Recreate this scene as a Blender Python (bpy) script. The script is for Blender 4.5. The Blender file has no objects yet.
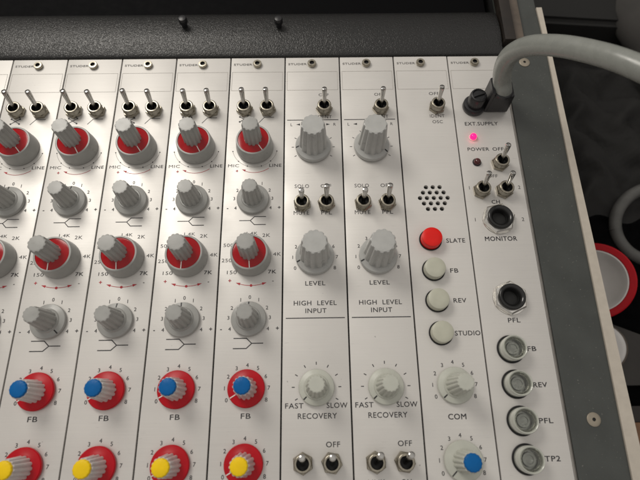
import bpy, bmesh, math, random
from mathutils import Vector, Matrix, Euler

S = bpy.context.scene
COL = S.collection
random.seed(7)
MM = 0.001
R = math.radians

# ------------------------------------------------------------------ camera, world, lamps, exposure
cam = bpy.data.cameras.new('camera')
cam.sensor_width = 36.0
cam.lens = 510.0 / 640.0 * 36.0
cam.clip_start = 0.01
cam.clip_end = 20.0
cam_o = bpy.data.objects.new('camera', cam)
COL.objects.link(cam_o)
r0 = Vector((0.99987852, -0.01487973, 0.00464173))
r1 = Vector((-0.01225580, -0.93451878, -0.35570275))
r2 = Vector((0.00963054, 0.35560265, -0.93458761))
m = Matrix((( r0.x, -r1.x, -r2.x), (r0.y, -r1.y, -r2.y), (r0.z, -r1.z, -r2.z))).to_4x4()
m.translation = Vector((260.50, -261.01, 305.34)) * MM
cam_o.matrix_world = m
cam.dof.use_dof = True
cam.dof.focus_distance = 0.335
cam.dof.aperture_fstop = 9.0
S.camera = cam_o

W = bpy.data.worlds.new('World')
S.world = W
W.use_nodes = True
bg = W.node_tree.nodes['Background']
bg.inputs['Color'].default_value = (1.0, 0.95, 0.88, 1)
bg.inputs['Strength'].default_value = 0.60
# a dim room: bright ceiling overhead, darker walls and floor
_nt = W.node_tree
_tc = _nt.nodes.new('ShaderNodeTexCoord')
_sx = _nt.nodes.new('ShaderNodeSeparateXYZ')
_rp = _nt.nodes.new('ShaderNodeValToRGB')
_nt.links.new(_tc.outputs['Generated'], _sx.inputs[0])
_nt.links.new(_sx.outputs['Z'], _rp.inputs['Fac'])
_nt.links.new(_rp.outputs['Color'], bg.inputs['Color'])
_e = _rp.color_ramp.elements
_e[0].position = 0.0; _e[0].color = (0.10, 0.09, 0.08, 1)
_e[1].position = 0.95; _e[1].color = (1.0, 0.955, 0.90, 1)
_m = _e.new(0.30); _m.color = (0.26, 0.24, 0.225, 1)
_m = _e.new(0.60); _m.color = (0.80, 0.76, 0.71, 1)

def area_lamp(name, loc, target, size, power, col):
    l = bpy.data.lights.new(name, 'AREA')
    l.shape = 'DISK'
    l.size = size
    l.energy = power
    l.color = col
    o = bpy.data.objects.new(name, l)
    COL.objects.link(o)
    o.location = loc
    d = Vector(target) - Vector(loc)
    o.rotation_euler = d.to_track_quat('-Z', 'Y').to_euler()
    return o
area_lamp('ceiling_lamp', (-0.12, 0.30, 0.62), (0.16, -0.12, 0), 0.36, 3.4, (1.0, 0.95, 0.87))

S.view_settings.view_transform = 'Standard'
S.view_settings.look = 'None'
S.view_settings.exposure = 0.0
S.view_settings.gamma = 1.0

# ------------------------------------------------------------------ materials
def new_mat(name):
    mt = bpy.data.materials.new(name)
    mt.use_nodes = True
    nt = mt.node_tree
    return mt, nt, nt.nodes['Principled BSDF']

def plain(name, col, rough=0.5, metal=0.0, spec=0.5, vary=0.08, scale=180.0, bump=0.0, bscale=900.0, coat=0.0, dust=0.0):
    mt, nt, p = new_mat(name)
    p.inputs['Roughness'].default_value = rough
    p.inputs['Metallic'].default_value = metal
    p.inputs['Specular IOR Level'].default_value = spec
    p.inputs['Coat Weight'].default_value = coat
    g = nt.nodes.new('ShaderNodeNewGeometry')
    n = nt.nodes.new('ShaderNodeTexNoise')
    n.inputs['Scale'].default_value = scale
    n.inputs['Detail'].default_value = 5
    nt.links.new(g.outputs['Position'], n.inputs['Vector'])
    ramp = nt.nodes.new('ShaderNodeMapRange')
    ramp.inputs['From Min'].default_value = 0.3
    ramp.inputs['From Max'].default_value = 0.7
    ramp.inputs['To Min'].default_value = 1 - vary
    ramp.inputs['To Max'].default_value = 1 + vary
    nt.links.new(n.outputs['Fac'], ramp.inputs['Value'])
    mul = nt.nodes.new('ShaderNodeVectorMath')
    mul.operation = 'SCALE'
    mul.inputs[0].default_value = col
    nt.links.new(ramp.outputs['Result'], mul.inputs['Scale'])
    if dust > 0:
        dn = nt.nodes.new('ShaderNodeTexNoise'); dn.inputs['Scale'].default_value = 900; dn.inputs['Detail'].default_value = 2
        nt.links.new(g.outputs['Position'], dn.inputs['Vector'])
        dr = nt.nodes.new('ShaderNodeMapRange')
        dr.inputs['From Min'].default_value = 0.70; dr.inputs['From Max'].default_value = 0.76
        dr.inputs['To Min'].default_value = 0.0; dr.inputs['To Max'].default_value = dust
        nt.links.new(dn.outputs['Fac'], dr.inputs['Value'])
        dm = nt.nodes.new('ShaderNodeMix'); dm.data_type = 'RGBA'
        nt.links.new(dr.outputs['Result'], dm.inputs['Factor'])
        nt.links.new(mul.outputs['Vector'], dm.inputs['A'])
        dm.inputs['B'].default_value = (0.45, 0.42, 0.38, 1)
        nt.links.new(dm.outputs['Result'], p.inputs['Base Color'])
    else:
        nt.links.new(mul.outputs['Vector'], p.inputs['Base Color'])
    rr = nt.nodes.new('ShaderNodeMapRange')
    rr.inputs['From Min'].default_value = 0.3
    rr.inputs['From Max'].default_value = 0.7
    rr.inputs['To Min'].default_value = max(0.02, rough - 0.06)
    rr.inputs['To Max'].default_value = rough + 0.06
    nt.links.new(n.outputs['Fac'], rr.inputs['Value'])
    nt.links.new(rr.outputs['Result'], p.inputs['Roughness'])
    if bump > 0:
        b2 = nt.nodes.new('ShaderNodeTexNoise')
        b2.inputs['Scale'].default_value = bscale
        b2.inputs['Detail'].default_value = 3
        nt.links.new(g.outputs['Position'], b2.inputs['Vector'])
        bp = nt.nodes.new('ShaderNodeBump')
        bp.inputs['Strength'].default_value = bump
        bp.inputs['Distance'].default_value = 0.0003
        nt.links.new(b2.outputs['Fac'], bp.inputs['Height'])
        nt.links.new(bp.outputs['Normal'], p.inputs['Normal'])
    return mt

def brushed(name, col, rough, metal, streak=0.05):
    mt, nt, p = new_mat(name)
    g = nt.nodes.new('ShaderNodeNewGeometry')
    mp = nt.nodes.new('ShaderNodeMapping')
    mp.inputs['Scale'].default_value = (22, 2600, 400)
    nt.links.new(g.outputs['Position'], mp.inputs['Vector'])
    n = nt.nodes.new('ShaderNodeTexNoise')
    n.inputs['Scale'].default_value = 1.0
    n.inputs['Detail'].default_value = 4
    nt.links.new(mp.outputs['Vector'], n.inputs['Vector'])
    big = nt.nodes.new('ShaderNodeTexNoise')
    big.inputs['Scale'].default_value = 28
    big.inputs['Detail'].default_value = 6
    nt.links.new(g.outputs['Position'], big.inputs['Vector'])
    add = nt.nodes.new('ShaderNodeMath'); add.operation = 'ADD'
    nt.links.new(n.outputs['Fac'], add.inputs[0])
    nt.links.new(big.outputs['Fac'], add.inputs[1])
    mr = nt.nodes.new('ShaderNodeMapRange')
    mr.inputs['From Min'].default_value = 0.6
    mr.inputs['From Max'].default_value = 1.4
    mr.inputs['To Min'].default_value = 1 - streak
    mr.inputs['To Max'].default_value = 1 + streak
    nt.links.new(add.outputs[0], mr.inputs['Value'])
    oi = nt.nodes.new('ShaderNodeObjectInfo')
    om = nt.nodes.new('ShaderNodeMapRange')
    om.inputs['To Min'].default_value = 0.965
    om.inputs['To Max'].default_value = 1.035
    nt.links.new(oi.outputs['Random'], om.inputs['Value'])
    ml = nt.nodes.new('ShaderNodeMath'); ml.operation = 'MULTIPLY'
    nt.links.new(mr.outputs['Result'], ml.inputs[0]); nt.links.new(om.outputs['Result'], ml.inputs[1])
    # worn scratches and grime specks
    mp3 = nt.nodes.new('ShaderNodeMapping')
    mp3.inputs['Scale'].default_value = (120, 1500, 400)
    mp3.inputs['Rotation'].default_value = (0, 0, 0.5)
    nt.links.new(g.outputs['Position'], mp3.inputs['Vector'])
    n3 = nt.nodes.new('ShaderNodeTexNoise'); n3.inputs['Scale'].default_value = 1.0; n3.inputs['Detail'].default_value = 2
    nt.links.new(mp3.outputs['Vector'], n3.inputs['Vector'])
    s3 = nt.nodes.new('ShaderNodeMapRange')
    s3.inputs['From Min'].default_value = 0.70; s3.inputs['From Max'].default_value = 0.76
    s3.inputs['To Min'].default_value = 1.0; s3.inputs['To Max'].default_value = 0.86
    nt.links.new(n3.outputs['Fac'], s3.inputs['Value'])
    n4 = nt.nodes.new('ShaderNodeTexNoise'); n4.inputs['Scale'].default_value = 330; n4.inputs['Detail'].default_value = 1
    nt.links.new(g.outputs['Position'], n4.inputs['Vector'])
    s4 = nt.nodes.new('ShaderNodeMapRange')
    s4.inputs['From Min'].default_value = 0.80; s4.inputs['From Max'].default_value = 0.84
    s4.inputs['To Min'].default_value = 1.0; s4.inputs['To Max'].default_value = 0.6
    nt.links.new(n4.outputs['Fac'], s4.inputs['Value'])
    ml2 = nt.nodes.new('ShaderNodeMath'); ml2.operation = 'MULTIPLY'
    nt.links.new(s3.outputs['Result'], ml2.inputs[0]); nt.links.new(s4.outputs['Result'], ml2.inputs[1])
    ml3 = nt.nodes.new('ShaderNodeMath'); ml3.operation = 'MULTIPLY'
    nt.links.new(ml.outputs[0], ml3.inputs[0]); nt.links.new(ml2.outputs[0], ml3.inputs[1])
    sc = nt.nodes.new('ShaderNodeVectorMath'); sc.operation = 'SCALE'
    sc.inputs[0].default_value = col
    nt.links.new(ml3.outputs[0], sc.inputs['Scale'])
    nt.links.new(sc.outputs['Vector'], p.inputs['Base Color'])
    m2 = nt.nodes.new('ShaderNodeMapRange')
    m2.inputs['From Min'].default_value = 0.25
    m2.inputs['From Max'].default_value = 0.75
    m2.inputs['To Min'].default_value = rough - 0.09
    m2.inputs['To Max'].default_value = rough + 0.09
    nt.links.new(big.outputs['Fac'], m2.inputs['Value'])
    nt.links.new(m2.outputs['Result'], p.inputs['Roughness'])
    p.inputs['Metallic'].default_value = metal
    bp = nt.nodes.new('ShaderNodeBump')
    bp.inputs['Strength'].default_value = 0.16
    bp.inputs['Distance'].default_value = 0.00006
    nt.links.new(n.outputs['Fac'], bp.inputs['Height'])
    nt.links.new(bp.outputs['Normal'], p.inputs['Normal'])
    return mt

M = {}
M['panel'] = brushed('brushed_panel', (0.67, 0.65, 0.622), 0.44, 0.30)
M['ink'] = plain('black_ink', (0.025, 0.024, 0.028), 0.6)
M['grey_ink'] = plain('grey_ink', (0.36, 0.34, 0.31), 0.6)
M['mid_ink'] = plain('dark_grey_ink', (0.16, 0.15, 0.145), 0.6)
M['red_ink'] = plain('red_ink', (0.45, 0.03, 0.04), 0.6)
M['knob_grey'] = plain('knob_grey', (0.345, 0.345, 0.33), 0.32, vary=0.05, bump=0.05)
M['knob_mid'] = plain('knob_mid_grey', (0.44, 0.443, 0.43), 0.32, vary=0.05, bump=0.05)
M['knob_light'] = plain('knob_pale', (0.52, 0.53, 0.47), 0.38, vary=0.05, bump=0.05)
M['knob_silver'] = plain('knob_translucent', (0.62, 0.58, 0.565), 0.20, vary=0.06)
M['red'] = plain('red_plastic', (0.47, 0.003, 0.011), 0.34, spec=0.25, vary=0.06)
M['red_disc'] = plain('red_disc', (0.36, 0.004, 0.008), 0.20, spec=0.35, vary=0.06)
M['blue'] = plain('blue_cap', (0.001, 0.115, 0.36), 0.40, spec=0.2, vary=0.06)
M['yellow'] = plain('yellow_cap', (0.92, 0.62, 0.006), 0.40, spec=0.25, vary=0.05)
M['slate'] = plain('red_button', (0.76, 0.012, 0.008), 0.35, spec=0.3, vary=0.04)
M['button'] = plain('pale_button', (0.50, 0.50, 0.41), 0.40, vary=0.04)
M['white_line'] = plain('white_line', (0.80, 0.76, 0.72), 0.5)
M['black_line'] = plain('black_line', (0.02, 0.02, 0.022), 0.5)
M['chrome'] = plain('chrome', (0.50, 0.49, 0.47), 0.14, metal=1.0, vary=0.08, scale=500)
M['silver'] = plain('bright_nickel', (0.80, 0.78, 0.74), 0.24, metal=1.0, vary=0.06, scale=500)
M['nickel'] = plain('nickel', (0.36, 0.33, 0.27), 0.30, metal=1.0, vary=0.18, scale=700, bump=0.1)
M['dark'] = plain('dark_hole', (0.008, 0.008, 0.008), 0.6)
M['black_plastic'] = plain('black_plastic', (0.014, 0.014, 0.016), 0.36, vary=0.1, bump=0.05, dust=0.12)
M['jack_black'] = plain('jack_black', (0.012, 0.012, 0.012), 0.22)
M['cable'] = plain('grey_cable', (0.27, 0.28, 0.26), 0.27, vary=0.05, bump=0.04)
M['side'] = plain('dark_grey_paint', (0.055, 0.060, 0.056), 0.45, vary=0.14, scale=60, bump=0.14, bscale=1800, dust=0.35)
M['strip'] = plain('pale_strip', (0.54, 0.49, 0.42), 0.45, vary=0.05, scale=220, bump=0.1)
M['trim'] = plain('edge_trim_metal', (0.42, 0.40, 0.37), 0.35, metal=0.6)
M['brown'] = plain('dark_brown_wood', (0.018, 0.013, 0.010), 0.5, vary=0.3, scale=90)
M['tan'] = plain('tan_wood', (0.12, 0.095, 0.075), 0.5, vary=0.2, scale=140)
M['chassis'] = plain('chassis_black', (0.012, 0.012, 0.012), 0.6)
M['hood'] = plain('black_hood', (0.003, 0.003, 0.0035), 0.7, spec=0.05)
M['floor'] = plain('black_carpet', (0.003, 0.003, 0.0033), 0.95, vary=0.5, scale=60, spec=0.03)
M['bag'] = plain('dark_grey_fabric', (0.011, 0.011, 0.0105), 0.85, vary=0.25, scale=50, bump=0.3)
M['bag2'] = plain('grey_fabric', (0.050, 0.047, 0.044), 0.85, vary=0.2, scale=40, bump=0.3)
M['cloth'] = plain('black_cloth', (0.014, 0.0135, 0.013), 0.85, vary=0.3, scale=120, bump=0.3)
M['white'] = plain('white_plastic', (0.72, 0.70, 0.68), 0.45, vary=0.05, scale=60)
M['board'] = plain('brown_board', (0.24, 0.12, 0.055), 0.5, vary=0.25, scale=70)
M['loop'] = plain('loop_grey', (0.10, 0.10, 0.095), 0.6, vary=0.2, scale=90)
M['screw_cream'] = plain('cream_screw', (0.33, 0.29, 0.23), 0.4, metal=0.3)

def leather():
    mt, nt, p = new_mat('black_leatherette')
    g = nt.nodes.new('ShaderNodeNewGeometry')
    p.inputs['Base Color'].default_value = (0.013, 0.013, 0.013, 1)
    p.inputs['Roughness'].default_value = 0.33
    v = nt.nodes.new('ShaderNodeTexVoronoi')
    v.inputs['Scale'].default_value = 1500
    v.feature = 'SMOOTH_F1'
    v.inputs['Randomness'].default_value = 1.0
    nz = nt.nodes.new('ShaderNodeTexNoise')
    nz.inputs['Scale'].default_value = 500
    mx = nt.nodes.new('ShaderNodeVectorMath'); mx.operation = 'MULTIPLY_ADD'
    mx.inputs[1].default_value = (0.002, 0.002, 0.002)
    nt.links.new(g.outputs['Position'], nz.inputs['Vector'])
    nt.links.new(nz.outputs['Color'], mx.inputs[0])
    nt.links.new(g.outputs['Position'], mx.inputs[2])
    nt.links.new(mx.outputs[0], v.inputs['Vector'])
    b = nt.nodes.new('ShaderNodeBump')
    b.inputs['Strength'].default_value = 0.5
    b.inputs['Distance'].default_value = 0.0006
    b.invert = True
    nt.links.new(v.outputs['Distance'], b.inputs['Height'])
    nt.links.new(b.outputs['Normal'], p.inputs['Normal'])
    return mt
M['leather'] = leather()

def emit(name, col, strength):
    mt, nt, p = new_mat(name)
    p.inputs['Base Color'].default_value = (*col, 1)
    p.inputs['Emission Color'].default_value = (*col, 1)
    p.inputs['Emission Strength'].default_value = strength
    p.inputs['Roughness'].default_value = 0.1
    return mt
M['led_on'] = emit('lit_magenta_led', (1.0, 0.006, 0.10), 2.6)
M['led_off'] = plain('dark_red_led', (0.07, 0.006, 0.006), 0.12, coat=0.5)

def clear():
    mt, nt, p = new_mat('clear_lens')
    p.inputs['Base Color'].default_value = (0.93, 0.95, 0.91, 1)
    p.inputs['Roughness'].default_value = 0.06
    p.inputs['Transmission Weight'].default_value = 1.0
    p.inputs['IOR'].default_value = 1.40
    return mt
M['clear'] = clear()
def wall():
    mt, nt, p = new_mat('clear_wall')
    p.inputs['Base Color'].default_value = (0.72, 0.74, 0.66, 1)
    p.inputs['Roughness'].default_value = 0.10
    p.inputs['Transmission Weight'].default_value = 0.30
    p.inputs['IOR'].default_value = 1.5
    p.inputs['Coat Weight'].default_value = 1.0
    p.inputs['Coat Roughness'].default_value = 0.04
    return mt
M['clear_wall'] = wall()
M['lens_core'] = plain('lens_core_grey', (0.30, 0.30, 0.29), 0.25, metal=0.6, vary=0.25, scale=300)
M['lens_wall'] = plain('lens_wall', (0.62, 0.63, 0.58), 0.22, metal=0.7, vary=0.1, scale=300)

# ------------------------------------------------------------------ mesh helpers (all in millimetres)
class MB:
    def __init__(self):
        self.bm = bmesh.new()
        self.mats = []
    def mi(self, mat):
        if mat not in self.mats:
            self.mats.append(mat)
        return self.mats.index(mat)
    def face(self, pts, mat):
        f = self.bm.faces.new([self.bm.verts.new(p) for p in pts])
        f.material_index = self.mi(mat)
        return f
    def lathe(self, prof, mat, n=48, c=(0, 0, 0), mod=None, capb=False, capt=True, mats=None, rot=0.0):
        rings = []
        for i, (r, z) in enumerate(prof):
            ring = []
            for k in range(n):
                a = 2 * math.pi * k / n + rot
                rr = r * (mod(a, i) if mod else 1.0)
                ring.append(self.bm.verts.new((c[0] + rr * math.cos(a), c[1] + rr * math.sin(a), c[2] + z)))
            rings.append(ring)
        for i in range(len(rings) - 1):
            mm = mats[i] if mats else mat
            idx = self.mi(mm)
            for k in range(n):
                f = self.bm.faces.new((rings[i][k], rings[i][(k + 1) % n], rings[i + 1][(k + 1) % n], rings[i + 1][k]))
                f.material_index = idx
        if capt:
            f = self.bm.faces.new(rings[-1]); f.material_index = self.mi(mats[-1] if mats else mat)
        if capb:
            f = self.bm.faces.new(list(reversed(rings[0]))); f.material_index = self.mi(mats[0] if mats else mat)
    def box(self, x0, x1, y0, y1, z0, z1, mat, bevel=0.0):
        t = bmesh.new()
        bmesh.ops.create_cube(t, size=1.0)
        for v in t.verts:
            v.co = Vector(((x0 + x1) / 2 + v.co.x * (x1 - x0), (y0 + y1) / 2 + v.co.y * (y1 - y0), (z0 + z1) / 2 + v.co.z * (z1 - z0)))
        if bevel > 0:
            bmesh.ops.bevel(t, geom=list(t.edges), offset=bevel, segments=2, affect='EDGES', profile=0.6)
        self.merge(t, mat)
    def merge(self, t, mat, mtx=None):
        idx = self.mi(mat)
        vm = {}
        for v in t.verts:
            vm[v] = self.bm.verts.new(mtx @ v.co if mtx else v.co)
        for f in t.faces:
            nf = self.bm.faces.new([vm[v] for v in f.verts])
            nf.material_index = idx
        t.free()
    def prism(self, xy, z0, z1, mat):
        a = [self.bm.verts.new((x, y, z0)) for x, y in xy]
        b = [self.bm.verts.new((x, y, z1)) for x, y in xy]
        idx = self.mi(mat)
        n = len(xy)
        for k in range(n):
            self.bm.faces.new((a[k], a[(k + 1) % n], b[(k + 1) % n], b[k])).material_index = idx
        self.bm.faces.new(b).material_index = idx
        self.bm.faces.new(list(reversed(a))).material_index = idx
    def tube(self, pts, radii, mat, n=20, cap=True):
        P = [Vector(p) for p in pts]
        if not isinstance(radii, (list, tuple)):
            radii = [radii] * len(P)
        up = Vector((0.31, 0.17, 0.93))
        prev = None
        rings = []
        for i, p in enumerate(P):
            t = (P[min(i + 1, len(P) - 1)] - P[max(i - 1, 0)]).normalized()
            if prev is None:
                u = t.cross(up)
                if u.length < 1e-4:
                    u = t.cross(Vector((1, 0, 0)))
            else:
                u = prev - t * prev.dot(t)
            u.normalize(); prev = u
            w = t.cross(u)
            rings.append([self.bm.verts.new(p + (u * math.cos(2 * math.pi * k / n) + w * math.sin(2 * math.pi * k / n)) * radii[i]) for k in range(n)])
        idx = self.mi(mat)
        for i in range(len(rings) - 1):
            for k in range(n):
                self.bm.faces.new((rings[i][k], rings[i][(k + 1) % n], rings[i + 1][(k + 1) % n], rings[i + 1][k])).material_index = idx
        if cap:
            self.bm.faces.new(rings[-1]).material_index = idx
            self.bm.faces.new(list(reversed(rings[0]))).material_index = idx
    # ink
    def line(self, pts, w, mat, z=0.08, closed=False):
        P = [Vector((p[0], p[1])) for p in pts]
        n = len(P)
        idx = self.mi(mat)
        L, Rr = [], []
        for i in range(n):
            if closed:
                d1 = (P[i] - P[i - 1]).normalized(); d2 = (P[(i + 1) % n] - P[i]).normalized()
            else:
                d1 = (P[i] - P[max(i - 1, 0)]); d2 = (P[min(i + 1, n - 1)] - P[i])
                if d1.length == 0: d1 = d2
                if d2.length == 0: d2 = d1
                d1 = d1.normalized(); d2 = d2.normalized()
            n1 = Vector((-d1.y, d1.x)); n2 = Vector((-d2.y, d2.x))
            b = (n1 + n2); b.normalize()
            s = w / 2 / max(0.4, b.dot(n1))
            L.append(self.bm.verts.new((P[i].x + b.x * s, P[i].y + b.y * s, z)))
            Rr.append(self.bm.verts.new((P[i].x - b.x * s, P[i].y - b.y * s, z)))
        for i in range(n if closed else n - 1):
            j = (i + 1) % n
            self.bm.faces.new((Rr[i], Rr[j], L[j], L[i])).material_index = idx
    def arc(self, cx, cy, r, a0, a1, w, mat, z=0.08, n=28):
        self.line([(cx + r * math.cos(R(a0 + (a1 - a0) * k / n)), cy + r * math.sin(R(a0 + (a1 - a0) * k / n))) for k in range(n + 1)], w, mat, z)
    def dot(self, cx, cy, r, mat, z=0.09, n=14):
        self.face([(cx + r * math.cos(2 * math.pi * k / n), cy + r * math.sin(2 * math.pi * k / n), z) for k in range(n)], mat)
    def arrow(self, x, y, ang, l, w, mat, z=0.10):
        c, s = math.cos(R(ang)), math.sin(R(ang))
        pts = [(l * .5, 0), (-l * .5, w * .5), (-l * .5, -w * .5)]
        self.face([(x + c * a - s * b, y + s * a + c * b, z) for a, b in pts], mat)
    def text(self, s, cx, cy, h, mat, w=None, z=0.08, bold=0.0, align='c'):
        co, fs, (x0, x1, y0, y1) = glyphs(s)
        sy = h / 0.729
        sx = sy if w is None else w / (x1 - x0)
        ox = cx - (x0 + x1) / 2 * sx if align == 'c' else cx - x0 * sx
        idx = self.mi(mat)
        e = bold * h * 1.1
        offs = [(0, 0)] if e == 0 else [(-e, e), (e, e), (-e, -e), (e, -e)]
        for q, (dx, dy) in enumerate(offs):
            vs = [self.bm.verts.new((ox + x * sx + dx, cy + (y - 0.3645) * sy + dy, z + .012 * q)) for x, y in co]
            for f in fs:
                try:
                    self.bm.faces.new([vs[i] for i in f]).material_index = idx
                except ValueError:
                    pass
    def sect(self, parent, name='printed_scale'):
        """Close the printing collected so far as one piece on its panel and start the next."""
        self.build(name, parent)
        self.__init__()
    def build(self, name, parent=None, loc=(0, 0, 0), rz=0.0, angle=35, label=None, rot=None):
        me = bpy.data.meshes.new(name)
        for v in self.bm.verts:
            v.co *= MM
        bmesh.ops.recalc_face_normals(self.bm, faces=self.bm.faces)
        if name.startswith('printed'):
            for f in self.bm.faces:
                if f.normal.z < 0:
                    f.normal_flip()
        self.bm.to_mesh(me)
        self.bm.free()
        for mt in self.mats:
            me.materials.append(M[mt])
        for p in me.polygons:
            p.use_smooth = True
        me.set_sharp_from_angle(angle=R(angle))
        o = bpy.data.objects.new(name, me)
        COL.objects.link(o)
        o.location = Vector(loc) * MM
        o.rotation_euler = rot if rot else (0, 0, rz)
        if parent:
            o.parent = parent
        if label:
            o['label'] = label
        return o

_G = {}
def glyphs(s, bold=0.0):
    key = (s, bold)
    if key not in _G:
        cu = bpy.data.curves.new('glyph', 'FONT')
        cu.body = s
        cu.size = 1.0
        cu.resolution_u = 3
        cu.offset = 0.0
        cu.space_character = 1.08
        o = bpy.data.objects.new('glyph', cu)
        COL.objects.link(o)
        dg = bpy.context.evaluated_depsgraph_get()
        me = bpy.data.meshes.new_from_object(o.evaluated_get(dg))
        co = [(v.co.x, v.co.y) for v in me.vertices]
        fs = [tuple(p.vertices) for p in me.polygons]
        xs = [c[0] for c in co]; ys = [c[1] for c in co]
        _G[key] = (co, fs, (min(xs), max(xs), min(ys), max(ys)))
        bpy.data.objects.remove(o); bpy.data.curves.remove(cu); bpy.data.meshes.remove(me)
    return _G[key]

def thing(name, label, cat, loc=(0, 0, 0), group=None):
    o = bpy.data.objects.new(name, None)
    o.empty_display_size = 0.01
    COL.objects.link(o)
    o.location = Vector(loc) * MM
    o['label'] = label; o['category'] = cat
    if group: o['group'] = group
    return o

def tag(o, label=None, cat=None, group=None, kind=None):
    for k, v in (('label', label), ('category', cat), ('group', group), ('kind', kind)):
        if v: o[k] = v
    return o

def copy_tree(o, parent=None):
    c = o.copy()
    COL.objects.link(c)
    c.parent = parent
    for ch in sorted(o.children, key=lambda q: q.name):
        copy_tree(ch, c)
    return c

# ------------------------------------------------------------------ panel hardware builders
def flute(n, d, sharp=1.6):
    def f(a, i):
        c = 0.5 + 0.5 * math.cos(n * a)
        return 1 - d * (1 - c) ** 2.0
    return f

def fluted(parent, r0, r1, z0, z1, mat, n=12, d=0.11, name='fluted_grip', capr=None):
    mb = MB()
    nn = n * 10
    fm = flute(n, d)
    prof = [(r0, z0), (r0 * .985, z0 + .6), (r0 + (r1 - r0) * .5, (z0 + z1) / 2), (r1, z1 - 1.0), (r1 * .965, z1 - .25), (r1 * .90, z1)]
    cap = capr if capr else r1 * .84
    prof += [(cap, z1), (cap * .97, z1 + .12), (cap * .3, z1 + .2)]
    def mod(a, i):
        if i <= 3: return fm(a, i)
        if i == 4: return 1 - (1 - fm(a, i)) * .9
        if i == 5: return 1 - (1 - fm(a, i)) * .35
        return 1.0
    mb.lathe(prof, mat, nn, mod=mod)
    return mb.build(name, parent, angle=28)

def pointer(parent, r0, r1, z0, z1, w, mat, ang=0.0):
    mb = MB()
    c, s = math.cos(ang), math.sin(ang)
    def P(r, t, z): return (r * c - t * s, r * s + t * c, z)
    h = w / 2
    top = [P(r0, -h, z0 + .12), P(r1, -h, z1 + .12), P(r1, h, z1 + .12), P(r0, h, z0 + .12)]
    bot = [P(r0, -h, z0 - .3), P(r1, -h, z1 - .3), P(r1, h, z1 - .3), P(r0, h, z0 - .3)]
    mb.face(top, mat)
    for k in range(4):
        mb.face([bot[k], bot[(k + 1) % 4], top[(k + 1) % 4], top[k]], mat)
    return mb.build('pointer_line', parent)

def eq_knob(parent, x, y, ang, label, mat='knob_grey', rs=10.6, rb=6.6, rt=5.0, h=21.5, name='equalizer_knob', line='black_line', n=12):
    mb = MB()
    mb.lathe([(rs - .8, .3), (rs - .4, .35), (rs, .9), (rs, 2.3), (rs - .35, 2.8), (rb + .9, 3.7), (rb + .3, 4.6)], mat, 72, capb=True)
    k = mb.build(name, parent, (x, y, 0), R(ang), label=label)
    fluted(k, rb, rt, 3.6, h, mat, n)
    pointer(k, rb + .2, rs - .3, 3.75, 2.85, .75, line)
    return k

def dual_knob(parent, x, y, ang, label, name):
    mb = MB()
    mb.lathe([(12.0, .3), (12.5, .5), (12.7, 1.0), (12.6, 3.0), (11.65, 10.3), (11.4, 10.95), (10.9, 11.15), (10.35, 11.05), (10.28, 10.5)], 'knob_grey', 80, capb=True, capt=False)
    k = mb.build(name, parent, (x, y, 0), R(ang), label=label)
    md = MB()
    md.lathe([(10.3, 10.55), (9.4, 10.72), (6.5, 12.0), (5.4, 12.5)], 'red_disc', 72)
    md.build('red_disc', k)
    fluted(k, 6.1, 5.5, 12.0, 29.5, 'knob_grey', 12)
    pointer(k, 6.3, 10.6, 12.1, 10.85, .55, 'white_line')
    pointer(k, 11.45, 11.9, 10.6, 8.0, .5, 'white_line', R(65))
    return k

def big_knob(parent, x, y, ang, label, name):
    mb = MB()
    mb.lathe([(11.4, .3), (11.9, .5), (12.2, 1.1), (12.1, 3.0), (11.8, 3.7), (10.0, 4.7), (9.6, 5.2)], 'knob_mid', 80, capb=True)
    k = mb.build(name, parent, (x, y, 0), R(ang), label=label)
    fluted(k, 9.7, 7.8, 4.6, 28.0, 'knob_mid', 12, .115, capr=6.9)
    pointer(k, 9.5, 12.0, 5.0, 3.75, .8, 'black_line')
    return k

def send_knob(parent, x, y, ang, label, cap, skirt='red', line='white_line', grip='knob_silver'):
    mb = MB()
    mb.lathe([(10.0, .4), (10.5, .6), (10.75, 1.2), (10.7, 2.7), (10.3, 3.2), (7.0, 3.7), (6.6, 3.9)], skirt, 72, capb=True)
    k = mb.build('send_knob', parent, (x, y, 0), R(ang), label=label)
    mb = MB()
    n = 14; fm = flute(n, .13)
    prof = [(6.6, 3.6), (6.5, 4.2), (5.9, 11), (5.4, 18.4), (5.3, 19.0), (4.9, 19.3)]
    mb.lathe(prof, grip, n * 10, mod=lambda a, i: fm(a, i) if i < 5 else 1 - .3 * (1 - fm(a, i)))
    mb.build('fluted_grip', k, angle=28)
    mb = MB()
    fc = flute(n, .04)
    mb.lathe([(4.75, 19.25), (4.7, 20.3), (4.45, 20.75), (4.0, 20.95), (1.2, 21.1)], cap, n * 8, mod=lambda a, i: fc(a, i) if i < 3 else 1)
    mb.build('color_cap', k, angle=40)
    pointer(k, 6.7, 10.4, 3.85, 3.25, .55, line)
    return k

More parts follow.
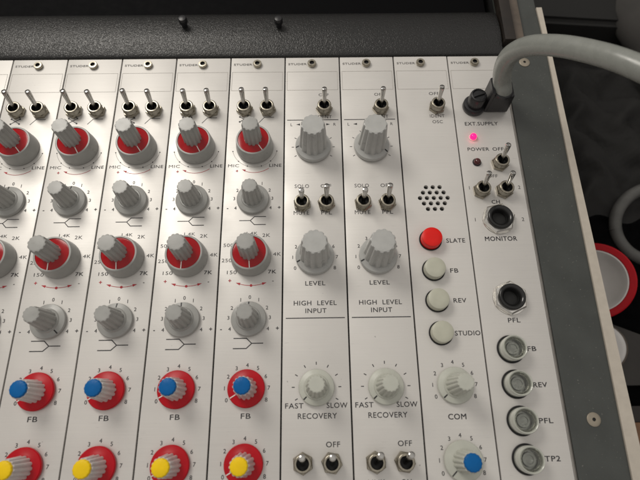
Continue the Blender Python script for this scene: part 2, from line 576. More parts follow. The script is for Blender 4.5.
def toggle(parent, x, y, tilt, label=None, side=0.0):
    mb = MB()
    prof = [(4.75, 1.9), (4.75, 2.4)]
    z = 2.4
    while z < 5.6:
        prof += [(4.85, z + .12), (4.55, z + .42)]
        z += .55
    prof += [(4.85, 6.0), (4.7, 6.5), (4.25, 6.75), (3.5, 6.6), (3.35, 6.2), (3.3, 2.6)]
    n = len(prof)
    mats = ['nickel'] * (n - 2) + ['dark', 'dark']
    mb.lathe(prof, 'nickel', 40, mats=mats)
    t = mb.build('toggle_switch', parent, (x, y, 0), label=label, angle=50)
    mb = MB()
    ra = random.uniform(0, 1)
    mb.lathe([(5.7, .1), (5.95, .35), (5.95, 2.1), (5.5, 2.6), (4.6, 2.65)], 'nickel', 6, rot=ra, capt=False)
    mb.build('hex_nut', t)
    mb = MB()
    mb.lathe([(1.35, 0), (1.35, 4), (1.5, 9), (1.85, 14.6), (1.85, 16.0), (1.6, 16.7), (1.0, 17.0)], 'chrome', 24)
    mb.build('lever', t, (0, 0, 3.0), rot=(R(-tilt), R(side), 0))
    return t

def screw(parent, x, y):
    mb = MB()
    mb.lathe([(3.0, .1), (3.15, .4), (3.15, 1.9), (2.85, 2.3), (1.75, 2.35), (1.6, 2.2), (1.5, .9)], 'nickel', 36,
             mats=['nickel'] * 5 + ['dark', 'dark'])
    o = mb.build('socket_screw', parent, (x, y, 0), angle=40)
    return o

def face_plate(parent, depth=340, x0=.45, x1=39.55):
    mb = MB()
    mb.box(x0, x1, -depth, -0.1, -2.2, 0, 'panel', .28)
    return mb.build('face_plate', parent)

def header(mb, fp):
    mb.text('STUDER', 2.4, -5.9, 1.75, 'mid_ink', 13.4, bold=.03, align='l')
    mb.line([(1.6, -12.9), (38.2, -12.9), (38.2, -29.0), (1.6, -29.0)], .22, 'grey_ink', closed=True)
    mb.sect(fp, 'printed_title')

def ticks(mb, cx, cy, r0, r1, angs, w=.5, mat='ink'):
    for a in angs:
        c, s = math.cos(R(a)), math.sin(R(a))
        mb.line([(cx + r0 * c, cy + r0 * s), (cx + r1 * c, cy + r1 * s)], w, mat)

def scale08(mb, cx, cy, r=13.4, h=2.35):
    for k in range(9):
        a = R(207 - 29.25 * k)
        mb.text(str(k), cx + (r - .6) * math.cos(a), cy + r * math.sin(a), h, 'ink', bold=.008)

def eq_scale(mb, cx, cy):
    for s, t in ((1, (90, 64, 32, 5, -24.5)), (-1, (64, 32, 5, -24.5))):
        for i, a in enumerate(t):
            d = i if s == 1 else i + 1
            mb.text(str(d), cx + s * 12.6 * math.cos(R(a)), cy + 13.9 * math.sin(R(a)) if a == 90 else cy + 13.6 * math.sin(R(a)), 2.35, 'ink', bold=.008)
    mb.text('+', cx + 17.2, cy - 5.5, 2.6, 'ink', bold=.03)
    mb.text('-', cx - 16.6, cy - 5.5, 2.6, 'ink', bold=.03)

# ------------------------------------------------------------------ setting
mb = MB()
mb.box(-900, 1500, -1200, 1200, -160, -150, 'floor')
tag(mb.build('floor'), kind='structure')

# ------------------------------------------------------------------ the console carcass
con = thing('mixing_console', 'black and grey mixing console frame with leatherette front roll and pale right edge', 'mixing console', (0, 0, -150))
def cpart(mb, name, label=None, angle=35):
    return mb.build(name, con, (0, 0, 150), label=label, angle=angle)
mb = MB(); mb.box(-120, 400.6, -340, 43.9, -149.9, -2.6, 'chassis'); cpart(mb, 'chassis')
# padded roll
mb = MB()
sec = [(.6, -2.4), (.55, -.4), (.9, .5), (1.8, 1.2), (3.5, 1.85), (8, 2.9), (13, 3.75), (17, 4.15), (21, 4.2), (27, 3.7), (33, 2.7), (38, 1.4), (42, -.3), (44, -2.4)]
NX = 60
rows = []
for i in range(NX + 1):
    x = -120 + (401.5 + 120) * i / NX
    rows.append([mb.bm.verts.new((x, y, z)) for y, z in sec])
ix = mb.mi('leather')
for i in range(NX):
    for j in range(len(sec) - 1):
        mb.bm.faces.new((rows[i][j], rows[i + 1][j], rows[i + 1][j + 1], rows[i][j + 1])).material_index = ix
mb.bm.faces.new(rows[-1]).material_index = ix
mb.bm.faces.new(list(reversed(rows[0]))).material_index = ix
cpart(mb, 'padded_roll', 'black grained leatherette roll along the top of the panels', 60)
# rubber pins
for x, y in ((164.5, 27), (235.3, 26)):
    mb = MB()
    mb.lathe([(2.2, 1), (2.2, 7), (3.0, 7.4), (3.3, 8.2), (3.1, 11.0), (2.6, 12), (1.2, 12.4)], 'black_plastic', 28, (x, y, 0))
    cpart(mb, 'hood_pin')
# meter hood behind
mb = MB()
mb.prism([(-120, 44.2), (396, 44.2), (396, 150), (-120, 150)], -149.9, -4.0, 'hood')
cpart(mb, 'rear_hood')
# right cheek: dark side plate, pale strip, trim
mb = MB()
mb.prism([(402.9, -340), (431.0, -340), (435.2, -2), (434.2, 46), (434.2, 150), (402.9, 150)], -3.5, -.9, 'side')
cpart(mb, 'side_plate', 'dark grey painted side plate')
mb = MB(); mb.box(402.9, 430, -340, 150, -149.9, -3.7, 'chassis'); cpart(mb, 'side_body')
mb = MB()
mb.prism([(431.2, -340), (440.2, -340), (438.7, -56), (438.6, 46), (434.4, 46), (435.4, -2)], -70, .3, 'strip')
cpart(mb, 'edge_strip', 'pale cream strip along the outer edge')
mb = MB()
sec = [(400.6, -.15), (401.3, -.25), (402.8, -1.6), (402.8, -3.4), (400.6, -3.4)]
a = [mb.bm.verts.new((x, -340, z)) for x, z in sec]; b = [mb.bm.verts.new((x, 0, z)) for x, z in sec]
ix = mb.mi('trim')
for k in range(5):
    mb.bm.faces.new((a[k], a[(k + 1) % 5], b[(k + 1) % 5], b[k])).material_index = ix
mb.bm.faces.new(a).material_index = ix; mb.bm.faces.new(b).material_index = ix
cpart(mb, 'edge_trim')
mb = MB(); mb.box(402.4, 410.5, 8.5, 150, -.8, 8, 'brown', .6); cpart(mb, 'cheek_block', 'dark brown wooden cheek block')
mb = MB(); mb.box(413.2, 419.4, 10, 150, -.8, 2.2, 'tan', .3); cpart(mb, 'cheek_batten', 'tan wooden batten')
for x, y in ((417.4, -255.6), (417.4, -5.5)):
    mb = MB()
    mb.lathe([(3.9, -.9), (3.9, -.5), (3.3, -.15), (1.1, -.12), (.95, -.3), (.9, -.7)], 'screw_cream', 36, (x, y, 0), mats=['screw_cream'] * 4 + ['dark', 'dark'])
    cpart(mb, 'cheek_screw', 'cream cross-head screw')

# ------------------------------------------------------------------ channel modules
def channel(name):
    t = thing(name, '', 'channel strip', (0, 0, 0), 'input channel strips in a row')
    fp = face_plate(t)
    mb = MB()
    header(mb, fp)
    # phase cross and filter curve under the two switches
    for s in (1, -1):
        mb.line([(8.6, -53.4 - s * 2.0), (14.6, -53.4 + s * 2.0)], .45, 'ink', z=.08 + .03 * (s > 0))
    for dx in (-3, 3):
        for dy in (-2, 2):
            mb.dot(11.6 + dx, -53.4 + dy, .62, 'ink', z=.14)
    mb.line([(22.2, -56.2), (25.8, -51.9), (32.6, -51.9)], .4, 'ink')
    mb.sect(fp, 'printed_symbol')
    # gain
    gx, gy = 20, -76
    mb.text('MIC', 5.9, -90.2, 2.3, 'ink', 7.4)
    mb.text('LINE', 34.2, -90.2, 2.4, 'ink', 8.2, bold=.006)
    mb.arc(gx, gy, 15.4, 192, 348, .24, 'grey_ink')
    for a in (192, 225, 252, 288, 315, 348):
        mb.dot(gx + 15.4 * math.cos(R(a)), gy + 15.4 * math.sin(R(a)), .42, 'ink', z=.12)
    mb.text('+', 8.4, -94.3, 2.4, 'red_ink', bold=.03)
    mb.arc(gx, gy - 3.0, 16.6, 246, 306, .32, 'red_ink')
    mb.arrow(12.8, -93.6, 158, 2.6, 1.5, 'red_ink')
    mb.sect(fp)
    # treble
    eq_scale(mb, 20, -116)
    mb.line([(11.4, -130.7), (18.6, -130.7), (21.2, -128.0), (28.7, -128.0)], .5, 'ink')
    mb.line([(18.7, -130.9), (21.2, -133.6), (28.7, -133.6)], .5, 'ink', z=.12)
    mb.sect(fp)
    # mid
    mx, my = 20, -156
    mb.text('2K', 29.2, -141.0, 2.5, 'ink', 5.0)
    mb.text('4K', 36.3, -153.9, 2.5, 'ink', 5.0)
    mb.text('7K', 33.4, -165.5, 2.5, 'ink', 5.0, bold=.012)
    mb.text('500', 5.2, -147.6, 2.4, 'ink', 6.2)
    mb.text('250', 4.6, -157.8, 2.4, 'ink', 6.2)
    mb.text('150', 8.2, -165.7, 2.4, 'ink', 6.0)
    mb.text('1.4K', 20.0, -139.6, 2.2, 'ink', 7.0)
    mb.text('+', 7.2, -171.1, 2.6, 'red_ink', bold=.03)
    mb.text('-', 34.0, -171.3, 2.4, 'ink', bold=.02)
    mb.arc(20.5, -149.0, 25.4, 250, 290, .35, 'red_ink')
    mb.arrow(12.3, -173.0, 163, 2.8, 1.7, 'red_ink'); mb.arrow(28.7, -173.0, 17, 2.8, 1.7, 'red_ink')
    mb.dot(20.5, -174.4, .85, 'red_ink', z=.12)
    mb.sect(fp)
    # bass
    eq_scale(mb, 20, -195.6)
    mb.line([(11.1, -207.0), (18.9, -207.0), (22.0, -210.0), (28.9, -210.0)], .55, 'ink')
    mb.line([(11.0, -213.0), (18.9, -213.0), (21.9, -210.2)], .55, 'ink', z=.12)
    mb.sect(fp)
    scale08(mb, 20, -236)
    mb.text('FB', 20.0, -250.8, 3.0, 'ink', 5.5, bold=.01)
    mb.sect(fp)
    scale08(mb, 20, -276)
    mb.sect(fp)
    screw(t, 19.7, -6.3)
    a = toggle(t, 11.9, -46.0, 13)
    b = toggle(t, 28.1, -46.0, 13)
    k = {}
    k['gain'] = dual_knob(t, 20, -76.3, -58, 'grey double knob with red disc between MIC and LINE', 'gain_knob')
    k['treble'] = eq_knob(t, 20, -116, 90, 'grey fluted knob in the upper 4 to 4 scale')
    k['mid'] = dual_knob(t, 20, -156, -92, 'grey double knob with red disc amid the 150 to 7K scale', 'frequency_knob')
    k['bass'] = eq_knob(t, 20, -195.6, 90, 'grey fluted knob in the lower 4 to 4 scale')
    k['fb'] = send_knob(t, 20, -236, 207, 'blue capped knob on red skirt above FB', 'blue')
    k['aux'] = send_knob(t, 20, -276, 207, 'yellow capped knob on red skirt', 'yellow')
    return t

proto = channel('channel_strip')
LAB = ['leftmost channel strip, of which only a sliver shows at the upper left corner',
       'second channel strip from the left, cut off by the edge halfway down the picture',
       'third channel strip from the left, its lower grey knob pointer turned down to the right',
       'fourth channel strip from the left, in the middle of the strips with red disc knobs',
       'fifth channel strip from the left, one strip away from the HIGH LEVEL INPUT strips',
       'rightmost channel strip with blue and yellow capped knobs, touching the HIGH LEVEL INPUT strip']
bass = [90, 84, -46, 88, 95, 91]
chans = [proto] + [copy_tree(proto) for _ in range(5)]
for i, c in enumerate(chans):
    c.location = Vector((40 * i, 0, 0)) * MM
    c['label'] = LAB[i]
    for ch in c.children:
        n = ch.name.split('.')[0]
        if n == 'equalizer_knob':
            if 'lower' in ch['label']:
                ch.rotation_euler.z = R(bass[i])
            else:
                ch.rotation_euler.z = R(90 + [0, 4, -2, 3, 0, 2][i])
        elif n in ('gain_knob', 'frequency_knob'):
            ch.rotation_euler.z += R([0, 6, -5, 3, -3, 5][i])
        elif n == 'send_knob':
            ch.rotation_euler.z += R(random.uniform(-3, 5))
        elif n == 'socket_screw':
            ch.rotation_euler.z = random.uniform(0, 6)
        elif n == 'toggle_switch':
            for q in ch.children:
                if q.name.startswith('hex_nut'):
                    q.rotation_euler.z = random.uniform(0, 1)
                elif q.name.startswith('lever'):
                    q.rotation_euler = (R(-13 + random.uniform(-2, 2)), R(random.uniform(-2.5, 2.5)), 0)

# ------------------------------------------------------------------ high level modules
def highlevel(name):
    t = thing(name, '', 'input module', (240, 0, 0), 'high level input modules')
    fp = face_plate(t)
    mb = MB()
    header(mb, fp)
    mb.text('OFF', 27.9, -33.2, 2.4, 'ink', 7.2)
    mb.text('IDENT', 28.0, -51.9, 2.6, 'ink', 10.6)
    mb.sect(fp, 'printed_lettering')
    mb.line([(1.9, -54.4), (37.9, -54.4)], .55, 'ink')
    mb.text('L', 5.0, -58.1, 2.4, 'ink'); mb.text('R', 35.2, -58.1, 2.4, 'ink')
    mb.arrow(9.6, -58.1, 180, 2.6, 1.6, 'ink'); mb.arrow(30.6, -58.1, 0, 2.6, 1.6, 'ink')
    ticks(mb, 20, -76.3, 13.2, 14.8, [210, 180, 150, 120, 90, 60, 30, 0, -30], .42)
    mb.sect(fp)
    mb.text('SOLO', 12.1, -106.2, 2.7, 'ink', 9.6); mb.text('MUTE', 11.8, -125.6, 2.9, 'ink', 10.2)
    mb.text('OFF', 28.2, -106.2, 2.7, 'ink', 7.0); mb.text('PFL', 28.3, -125.6, 2.9, 'ink', 7.0)
    mb.sect(fp, 'printed_lettering')
    scale08(mb, 20.2, -156.8, 14.6)
    mb.text('LEVEL', 20.3, -173.4, 2.9, 'ink', 12.4, bold=.008)
    mb.sect(fp)
    mb.text('HIGH  LEVEL', 20.1, -185.9, 3.0, 'ink', 26.2, bold=.008)
    mb.text('INPUT', 20.5, -190.7, 3.0, 'ink', 12.8, bold=.008)
    mb.line([(2.2, -195.3), (38, -195.3)], .55, 'ink')
    mb.sect(fp, 'printed_lettering')
    ticks(mb, 20.3, -235.6, 12.6, 14.3, [210, 180, 150, 120, 90, 60, 30, 0, -30], .5)
    mb.text('FAST', 7.5, -245.7, 3.0, 'ink', 10.4, bold=.008); mb.text('SLOW', 31.9, -245.7, 3.0, 'ink', 11.8, bold=.008)
    mb.text('RECOVERY', 20.6, -251.3, 3.1, 'ink', 22.2, bold=.008)
    mb.sect(fp)
    mb.text('OFF', 29.1, -266.4, 3.0, 'ink', 7.8, bold=.008)
    mb.text('LINK', 12.4, -286.0, 3.0, 'ink', 9.4, bold=.008); mb.text('ON', 28.6, -286.0, 3.0, 'ink', 5.6, bold=.008)
    mb.sect(fp, 'printed_lettering')
    screw(t, 19.7, -6.3)
    toggle(t, 28.1, -46, 13, 'toggle switch above IDENT')
    toggle(t, 12.3, -119.8, 4, 'upright toggle switch between SOLO and MUTE')
    toggle(t, 28.2, -119.8, 15, 'toggle switch above PFL')
    toggle(t, 12.3, -276, 13, 'toggle switch above LINK')
    toggle(t, 28.2, -276, 13, 'toggle switch under OFF')
    big_knob(t, 20, -76.6, -30, 'large grey fluted knob between L and R', 'pan_knob')
    big_knob(t, 20.2, -156.3, 201, 'large grey fluted knob above LEVEL', 'level_knob')
    eq_knob(t, 20.3, -236, 222, 'pale grey knob above RECOVERY', 'knob_light', 10.3, 6.5, 4.8, 22, 'recovery_knob', n=14)
    return t
h1 = highlevel('high_level_module')
h2 = copy_tree(h1)
h2.location = Vector((280, 0, 0)) * MM
h1['label'] = 'HIGH LEVEL INPUT module next to the rightmost channel strip, pan pointer turned left'
h2['label'] = 'HIGH LEVEL INPUT module next to the SLATE module, pan pointer turned right'
for ch in h1.children:
    if ch.name.startswith('pan_knob'):
        ch.rotation_euler.z = R(190)
for ch in h2.children:
    if ch.name.startswith('toggle_switch') and ch.get('label', '').endswith(('LINK', 'OFF')):
        for q in ch.children:
            if q.name.startswith('lever'): q.rotation_euler = (R(-15), R(4), 0)

# ------------------------------------------------------------------ slate / talkback module
t = thing('talkback_module', 'module with round pierced speaker grille and red SLATE button', 'talkback module', (320, 0, 0))
mb = MB()
bm = mb.bm
ix = mb.mi('panel')
outer = [(.45, -340), (39.55, -340), (39.55, -.1), (.45, -.1)]
loops = [outer]
gcx, gcy, sp = 19.5, -116.0, 4.58
for rowi, cnt in ((2, 3), (1, 4), (0, 5), (-1, 4), (-2, 3)):
    for k in range(cnt):
        hx = gcx + (k - (cnt - 1) / 2) * sp; hy = gcy + rowi * sp * .866
        loops.append([(hx + 1.5 * math.cos(2 * math.pi * q / 20), hy + 1.5 * math.sin(2 * math.pi * q / 20)) for q in range(20)])
edges = []
for lp in loops:
    vs = [bm.verts.new((x, y, 0)) for x, y in lp]
    lo = [bm.verts.new((x, y, -2.2)) for x, y in lp]
    for k in range(len(vs)):
        e = bm.edges.new((vs[k], vs[(k + 1) % len(vs)])); edges.append(e)
    for k in range(len(vs)):
        bm.faces.new((vs[k], vs[(k + 1) % len(vs)], lo[(k + 1) % len(vs)], lo[k])).material_index = ix
r = bmesh.ops.triangle_fill(bm, edges=edges, use_beauty=True, use_dissolve=False)
for g in r['geom']:
    if isinstance(g, bmesh.types.BMFace):
        g.material_index = ix
fp = mb.build('face_plate', t, angle=20)
mb = MB(); mb.box(8, 31, -128, -104, -2.55, -2.3, 'dark'); mb.build('grille_backing', t)
mb = MB()
header(mb, fp)
mb.text('OFF', 27.4, -33.0, 2.6, 'ink', 7.4)
mb.text('IDENT', 27.9, -52.0, 2.6, 'ink', 10.4); mb.text('OSC', 27.7, -56.8, 2.6, 'ink', 7.2)
mb.sect(fp, 'printed_lettering')
mb.text('SLATE', 30.6, -146.2, 3.0, 'ink', 12.0, bold=.01); mb.sect(fp, 'printed_lettering'); mb.text('FB', 27.5, -166.3, 2.9, 'ink', 5.0, bold=.01)
mb.sect(fp, 'printed_lettering')
mb.text('REV', 28.9, -185.5, 2.9, 'ink', 7.8, bold=.01); mb.sect(fp, 'printed_lettering'); mb.text('STUDIO', 31.3, -205.6, 2.9, 'ink', 15.2, bold=.01)
mb.sect(fp, 'printed_lettering')
scale08(mb, 20.2, -235.8, 13.3); mb.text('COM', 19.8, -252.8, 3.1, 'ink', 10.2, bold=.015)
mb.sect(fp)
scale08(mb, 20.2, -276, 13.3)
mb.sect(fp)
screw(t, 19.7, -6.3)
toggle(t, 28.1, -45.3, 13)
def button(parent, x, y, mat, label):
    mb = MB()
    mb.lathe([(7.25, .1), (7.3, .6), (7.0, 1.0), (6.7, .9), (6.6, .3)], 'black_plastic', 48, capt=True)
    k = mb.build('push_button', parent, (x, y, 0), label=label)
    mb = MB()
    mb.lathe([(6.5, .35), (6.5, 5.6), (6.35, 6.1), (5.9, 6.4), (3.0, 6.5)], mat, 56)
    mb.build('button_cap', k)
    return k
button(t, 14.4, -145.8, 'slate', 'bright red round push button beside SLATE')
button(t, 14.5, -165.9, 'button', 'pale round push button beside FB')
button(t, 14.8, -185.7, 'button', 'pale round push button beside REV')
button(t, 15.2, -205.6, 'button', 'pale round push button beside STUDIO')
eq_knob(t, 20.3, -236, 222, 'pale grey knob above COM', 'knob_light', 10.4, 6.5, 4.9, 24, 'com_knob', n=14)
send_knob(t, 20.3, -276, 226, 'blue capped knob on pale skirt below COM', 'blue', 'knob_light', 'black_line', 'knob_light')

# ------------------------------------------------------------------ monitor / supply module
t = thing('monitor_module', 'rightmost module with two headphone jacks, pink lamp and four clear buttons', 'monitor module', (360, 0, 0))
fp = face_plate(t, x1=40.4)
mb = MB()
header(mb, fp)
mb.text('EXT.SUPPLY', 18.3, -58.8, 2.9, 'ink', 23.2, bold=.01)
mb.sect(fp, 'printed_lettering')
mb.text('POWER', 13.6, -79.3, 2.7, 'ink', 14.8, bold=.005); mb.text('OFF', 27.2, -79.3, 2.7, 'ink', 7.6, bold=.005)
mb.sect(fp, 'printed_lettering')
mb.text('OFF', 20.6, -100.2, 2.5, 'ink', 6.8)
mb.text('1', 3.9, -108.8, 2.6, 'ink'); mb.text('2', 37.3, -108.8, 2.6, 'ink')
mb.sect(fp, 'printed_lettering')
mb.text('CH', 20.1, -119.3, 2.8, 'ink', 5.4, bold=.01)
mb.text('1', 5.0, -131.9, 2.6, 'ink'); mb.text('2', 36.2, -132.0, 2.6, 'ink')
mb.text('MONITOR', 19.9, -145.3, 3.1, 'ink', 20.6, bold=.015)
mb.sect(fp, 'printed_lettering')
mb.text('PFL', 20.4, -198.2, 2.9, 'ink', 7.4, bold=.01)
mb.sect(fp, 'printed_lettering')
for s, x, y, w in (('FB', 28.3, -215.4, 5.2), ('REV', 29.8, -236.1, 8.0), ('PFL', 29.8, -255.7, 8.0), ('TP2', 30.0, -275.5, 8.6)):
    mb.text(s, x, y, 2.9, 'ink', w, bold=.015)
    mb.sect(fp, 'printed_lettering')
screw(t, 19.7, -6.3)
toggle(t, 26.6, -91.2, 13, 'toggle switch beside POWER')
toggle(t, 11.4, -111.6, 13, 'toggle switch beside the left 1')
toggle(t, 26.6, -111.6, 13, 'toggle switch beside the right 2')
def led(parent, x, y, mat, label):
    mb = MB()
    mb.lathe([(3.0, .1), (3.0, .35), (2.5, .5)], 'panel' if mat == 'led_on' else 'black_plastic', 32)
    k = mb.build('indicator_lamp', parent, (x, y, 0), label=label)
    mb = MB()
    mb.lathe([(2.35, .3), (2.35, 1.4), (2.2, 2.1), (1.7, 2.8), (1.0, 3.2), (.4, 3.35)], mat, 28)
    mb.build('lens', k, angle=80)
led(t, 11.0, -70.0, 'led_on', 'lit pink indicator lamp')
led(t, 11.3, -89.7, 'led_off', 'unlit dark red indicator lamp')
def jack(parent, x, y, rot, label):
    mb = MB()
    prof = [(8.2, .4), (8.2, 5.0), (7.8, 5.8), (7.0, 6.0), (5.6, 5.0), (4.7, 3.6), (4.5, 2.5), (4.4, .4)]
    mb.lathe(prof, 'jack_black', 48, mats=['jack_black'] * 6 + ['dark', 'dark'])
    k = mb.build('headphone_jack', parent, (x, y, 0), label=label, angle=50)
    mb = MB()
    mb.lathe([(10.4, .5), (10.7, .8), (10.7, 2.5), (9.7, 3.3), (8.1, 3.35)], 'silver', 6, rot=rot, capt=False)
    mb.build('hex_nut', k)
    mb = MB()
    mb.lathe([(10.2, .06), (10.4, .2), (10.2, .5), (8.0, .52)], 'silver', 56, capt=False)
    mb.build('washer', k)
jack(t, 20.0, -132.0, R(12), 'black headphone jack above MONITOR')
jack(t, 19.6, -184.8, R(25), 'black headphone jack above PFL')
def lens_button(parent, x, y, label):
    mb = MB()
    mb.lathe([(8.2, .1), (8.25, .7), (7.9, 1.2), (7.5, 1.1), (7.4, .3)], 'black_plastic', 48)
    k = mb.build('lamp_button', parent, (x, y, 0), label=label)
    mb = MB()
    mb.lathe([(6.0, 7.4), (5.3, 5.2), (4.9, 3.4), (4.6, 3.1)], 'lens_wall', 48, capt=False)
    mb.lathe([(4.7, 3.0), (3.5, 3.1), (3.3, 4.1), (2.2, 4.3), (2.0, 3.8), (.8, 3.7)], 'lens_core', 40)
    mb.lathe([(5.35, 5.0), (5.3, 5.9), (5.0, 6.2), (4.75, 5.8), (4.7, 5.0)], 'silver', 48, capt=False)
    mb.build('lamp_core', k)
    mb = MB()
    mb.lathe([(7.2, .45), (7.25, 7.3), (7.1, 8.0), (6.75, 8.4), (6.35, 8.3), (6.05, 7.7), (6.02, 6.9)], 'clear_wall', 64, capt=False)
    mb.build('clear_collar', k, angle=60)
    mb = MB()
    mb.lathe([(5.9, 6.6), (5.95, 7.1), (4.4, 7.75), (2.2, 8.0), (.6, 8.05)], 'clear', 56, capb=True)
    mb.build('clear_cap', k, angle=60)
for s, y in (('FB', -216.0), ('REV', -236.0), ('PFL', -256.0), ('TP2', -276.0)):
    lens_button(t, 15.6, y + .3, 'clear round lamp button beside ' + s)
# fuse holder
mb = MB()
mb.lathe([(7.6, .1), (7.9, .6), (7.8, 3.6), (7.2, 4.4), (5.8, 4.8)], 'black_plastic', 48)
fh = mb.build('fuse_holder', t, (14.2, -45.2, 0), label='black round slotted fuse cap above EXT.SUPPLY')
mb = MB()
mb.lathe([(5.7, 4.5), (5.9, 5.0), (5.75, 13.4), (5.3, 14.3), (4.5, 14.6), (4.2, 14.2), (3.9, 13.8)], 'black_plastic', 44, mod=flute(22, .03))
mb.box(-4.4, 4.4, -.6, .6, 13.6, 14.9, 'black_plastic', .2)
mb.build('fuse_cap', fh, rot=(0, 0, R(20)))

# ------------------------------------------------------------------ power cable with its plug
cab = thing('power_cable', 'thick grey cable bending out of a black plug and off to the right', 'cable', (390, -43, 0))
def wp(mb, name, **k):
    return mb.build(name, cab, (-390, 43, 0), **k)
ctrl = [(389.6, -44.9, 17.2), (389.0, -44.2, 19.0), (387.1, -40.9, 24.4), (385.1, -38.8, 33.8), (384.8, -38.9, 44.4), (386.9, -41.8, 54.4), (390.3, -47.4, 64.0),
        (395.2, -55.2, 73.2), (401.2, -65.6, 83.0), (408.6, -79.0, 93.4), (415.0, -91.4, 101.6), (422.7, -103.9, 107.4), (437.9, -119.6, 111.5), (460, -138, 114), (500, -165, 108), (560, -200, 84), (625, -236, 30), (690, -268, -60), (760, -300, -138), (860, -330, -143)]
def catmull(P, n=6):
    P = [Vector(p) for p in P]; out = []
    for i in range(len(P) - 1):
        a, b, c, d = P[max(i - 1, 0)], P[i], P[i + 1], P[min(i + 2, len(P) - 1)]
        for k in range(n):
            s = k / n
            out.append(.5 * ((2 * b) + (c - a) * s + (2 * a - 5 * b + 4 * c - d) * s * s + (3 * b - a - 3 * c + d) * s ** 3))
    out.append(P[-1]); return out
mb = MB(); mb.tube(catmull(ctrl), 6.0, 'cable', 28); wp(mb, 'cable_sheath', angle=60)
mb = MB()
pl = bmesh.new(); bmesh.ops.create_cube(pl, size=1.0)
for v in pl.verts:
    k = .93 if v.co.z > 0 else 1.0
    v.co = Vector((389.9 + v.co.x * 15.4 * k, -43.0 + v.co.y * 14.0 * k, 9.2 + v.co.z * 17.6))
bmesh.ops.bevel(pl, geom=list(pl.edges), offset=1.3, segments=3, affect='EDGES', profile=.6)
mb.merge(pl, 'black_plastic')
mb.prism([(381.0, -49.4), (382.9, -49.6), (382.9, -36.4), (381.0, -37)], .6, 21.5, 'black_plastic')
mb.lathe([(7.2, 17.6), (7.1, 19.0), (6.6, 19.4), (6.0, 19.4)], 'black_plastic', 36, (389.2, -44.6, 0), capt=False)
wp(mb, 'plug', label='black angular plug')

# ------------------------------------------------------------------ things beside the console
def aim(o, n):
    o.rotation_euler = Vector(n).to_track_quat('Z', 'Y').to_euler()
t = thing('red_rimmed_dish', 'round white dish with a bright red rim below the console edge', 'dish', (506, -138, -128))
aim(t, (-0.42, -0.22, 0.85))
mb = MB()
mb.lathe([(14, -21), (20, -21), (30, -8), (33.0, -1), (33.4, 1.4), (32.4, 2.2), (28.0, 1.6), (27.4, .8)], 'red', 72, capb=True, capt=False)
mb.build('red_rim', t)
mb = MB()
mb.lathe([(27.35, .9), (26.4, 1.0), (25.6, .2), (23.5, -8), (17, -15.5), (8, -18), (2, -18.4)], 'white', 72)
mb.build('white_liner', t, angle=50)
t = thing('white_spool', 'small white spool lying half hidden behind the pale console edge', 'spool', (506, -194, -140))
aim(t, (-0.55, -0.1, 0.8))
mb = MB()
mb.lathe([(17, -12), (20, -11), (20.4, 0), (19.6, 2.4), (17, 3.6), (8, 4.4), (2, 4.5)], 'white', 60, capb=True)
mb.build('spool_body', t, angle=50)
mb = MB()
mb.lathe([(20.45, -2.2), (21.3, -2.0), (21.3, .6), (20.42, .8)], 'tan', 60, capt=False)
mb.build('tan_band', t)
mb = MB()
mb.prism([(520, -172), (551, -185), (543, -226), (510, -226)], -149.8, -144, 'bag2')
o = mb.build('grey_pad'); tag(o, 'flat grey pad sticking out beside the white spool', 'pad')
mb = MB()
mb.prism([(505, -460), (760, -460), (760, -256), (505, -256)], -149.8, -140, 'board')
o = mb.build('wooden_board'); tag(o, 'brown wooden board at the lower right corner', 'board')
mb = MB()
mb.prism([(505, -255.6), (760, -255.6), (760, -243), (505, -243)], -149.8, -142, 'brown')
o = mb.build('dark_batten'); tag(o, 'narrow dark brown batten along the upper side of the wooden board', 'batten')
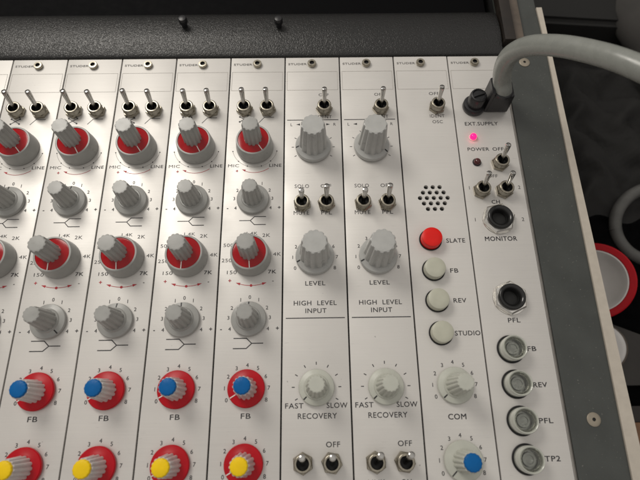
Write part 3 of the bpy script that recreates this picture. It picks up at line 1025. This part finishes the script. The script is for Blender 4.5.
# coiled cable loop
mb = MB()
c0 = Vector((583, -82, -135)); pts = []
ax = Vector((-0.35, -0.22, 0.9)).normalized(); u = ax.cross(Vector((0, 1, 0))).normalized(); w = ax.cross(u)
for k in range(73):
    a = 2 * math.pi * k / 72
    pts.append(c0 + (u * math.cos(a) + w * math.sin(a)) * 36)
mb.tube(pts, 5.6, 'loop', 16, cap=False)
o = mb.build('cable_loop', angle=80); tag(o, 'dark grey loop of hose on the black floor at the right edge', 'hose loop')
# dark cases behind
mb = MB()
t2 = bmesh.new(); bmesh.ops.create_cube(t2, size=1.0)
for v in t2.verts:
    v.co = Vector((540 + v.co.x * 140, 205 + v.co.y * 150 - v.co.x * 12, -126 + v.co.z * 47))
bmesh.ops.bevel(t2, geom=list(t2.edges), offset=5, segments=3, affect='EDGES')
mb.merge(t2, 'bag')
o = mb.build('equipment_case'); tag(o, 'dark grey flat equipment case behind the console beyond the cable', 'case')
mb = MB()
t2 = bmesh.new(); bmesh.ops.create_icosphere(t2, subdivisions=4, radius=1.0)
for v in t2.verts:
    n = v.co.normalized()
    s = 1 + .05 * math.sin(5 * n.x + 2) + .04 * math.sin(7 * n.y + n.z * 3)
    v.co = Vector((655 + n.x * 78 * s - n.y * 20, 120 + n.y * 110 * s, -110 + n.z * 40 * s))
mb.merge(t2, 'bag2')
o = mb.build('soft_bag', angle=80); tag(o, 'grey soft bag at the top right corner of the picture', 'bag')
# crumpled black cloth on the floor beside the console
mb = MB()
nx, ny = 46, 40
vv = []
for j in range(ny + 1):
    row = []
    for i in range(nx + 1):
        x = 505 + 190 * i / nx; y = -70 + 195 * j / ny
        e = min(i, nx - i, j, ny - j) / 6.0
        h = 5 * math.sin(x * .11 + 1.3 * math.sin(y * .07)) + 4 * math.sin(y * .13 + x * .05 + 2 * math.sin(x * .04)) + 3 * math.sin((x + y) * .21)
        x += 5 * math.sin(y * .16); y += 5 * math.sin(x * .12)
        row.append(mb.bm.verts.new((x, y, -149.6 + min(1, e) * (11 + h))))
    vv.append(row)
ix = mb.mi('cloth')
for j in range(ny):
    for i in range(nx):
        mb.bm.faces.new((vv[j][i], vv[j][i + 1], vv[j + 1][i + 1], vv[j + 1][i])).material_index = ix
o = mb.build('dark_cloth', angle=80); tag(o, 'crumpled black cloth on the floor right of the pale console edge', 'cloth')
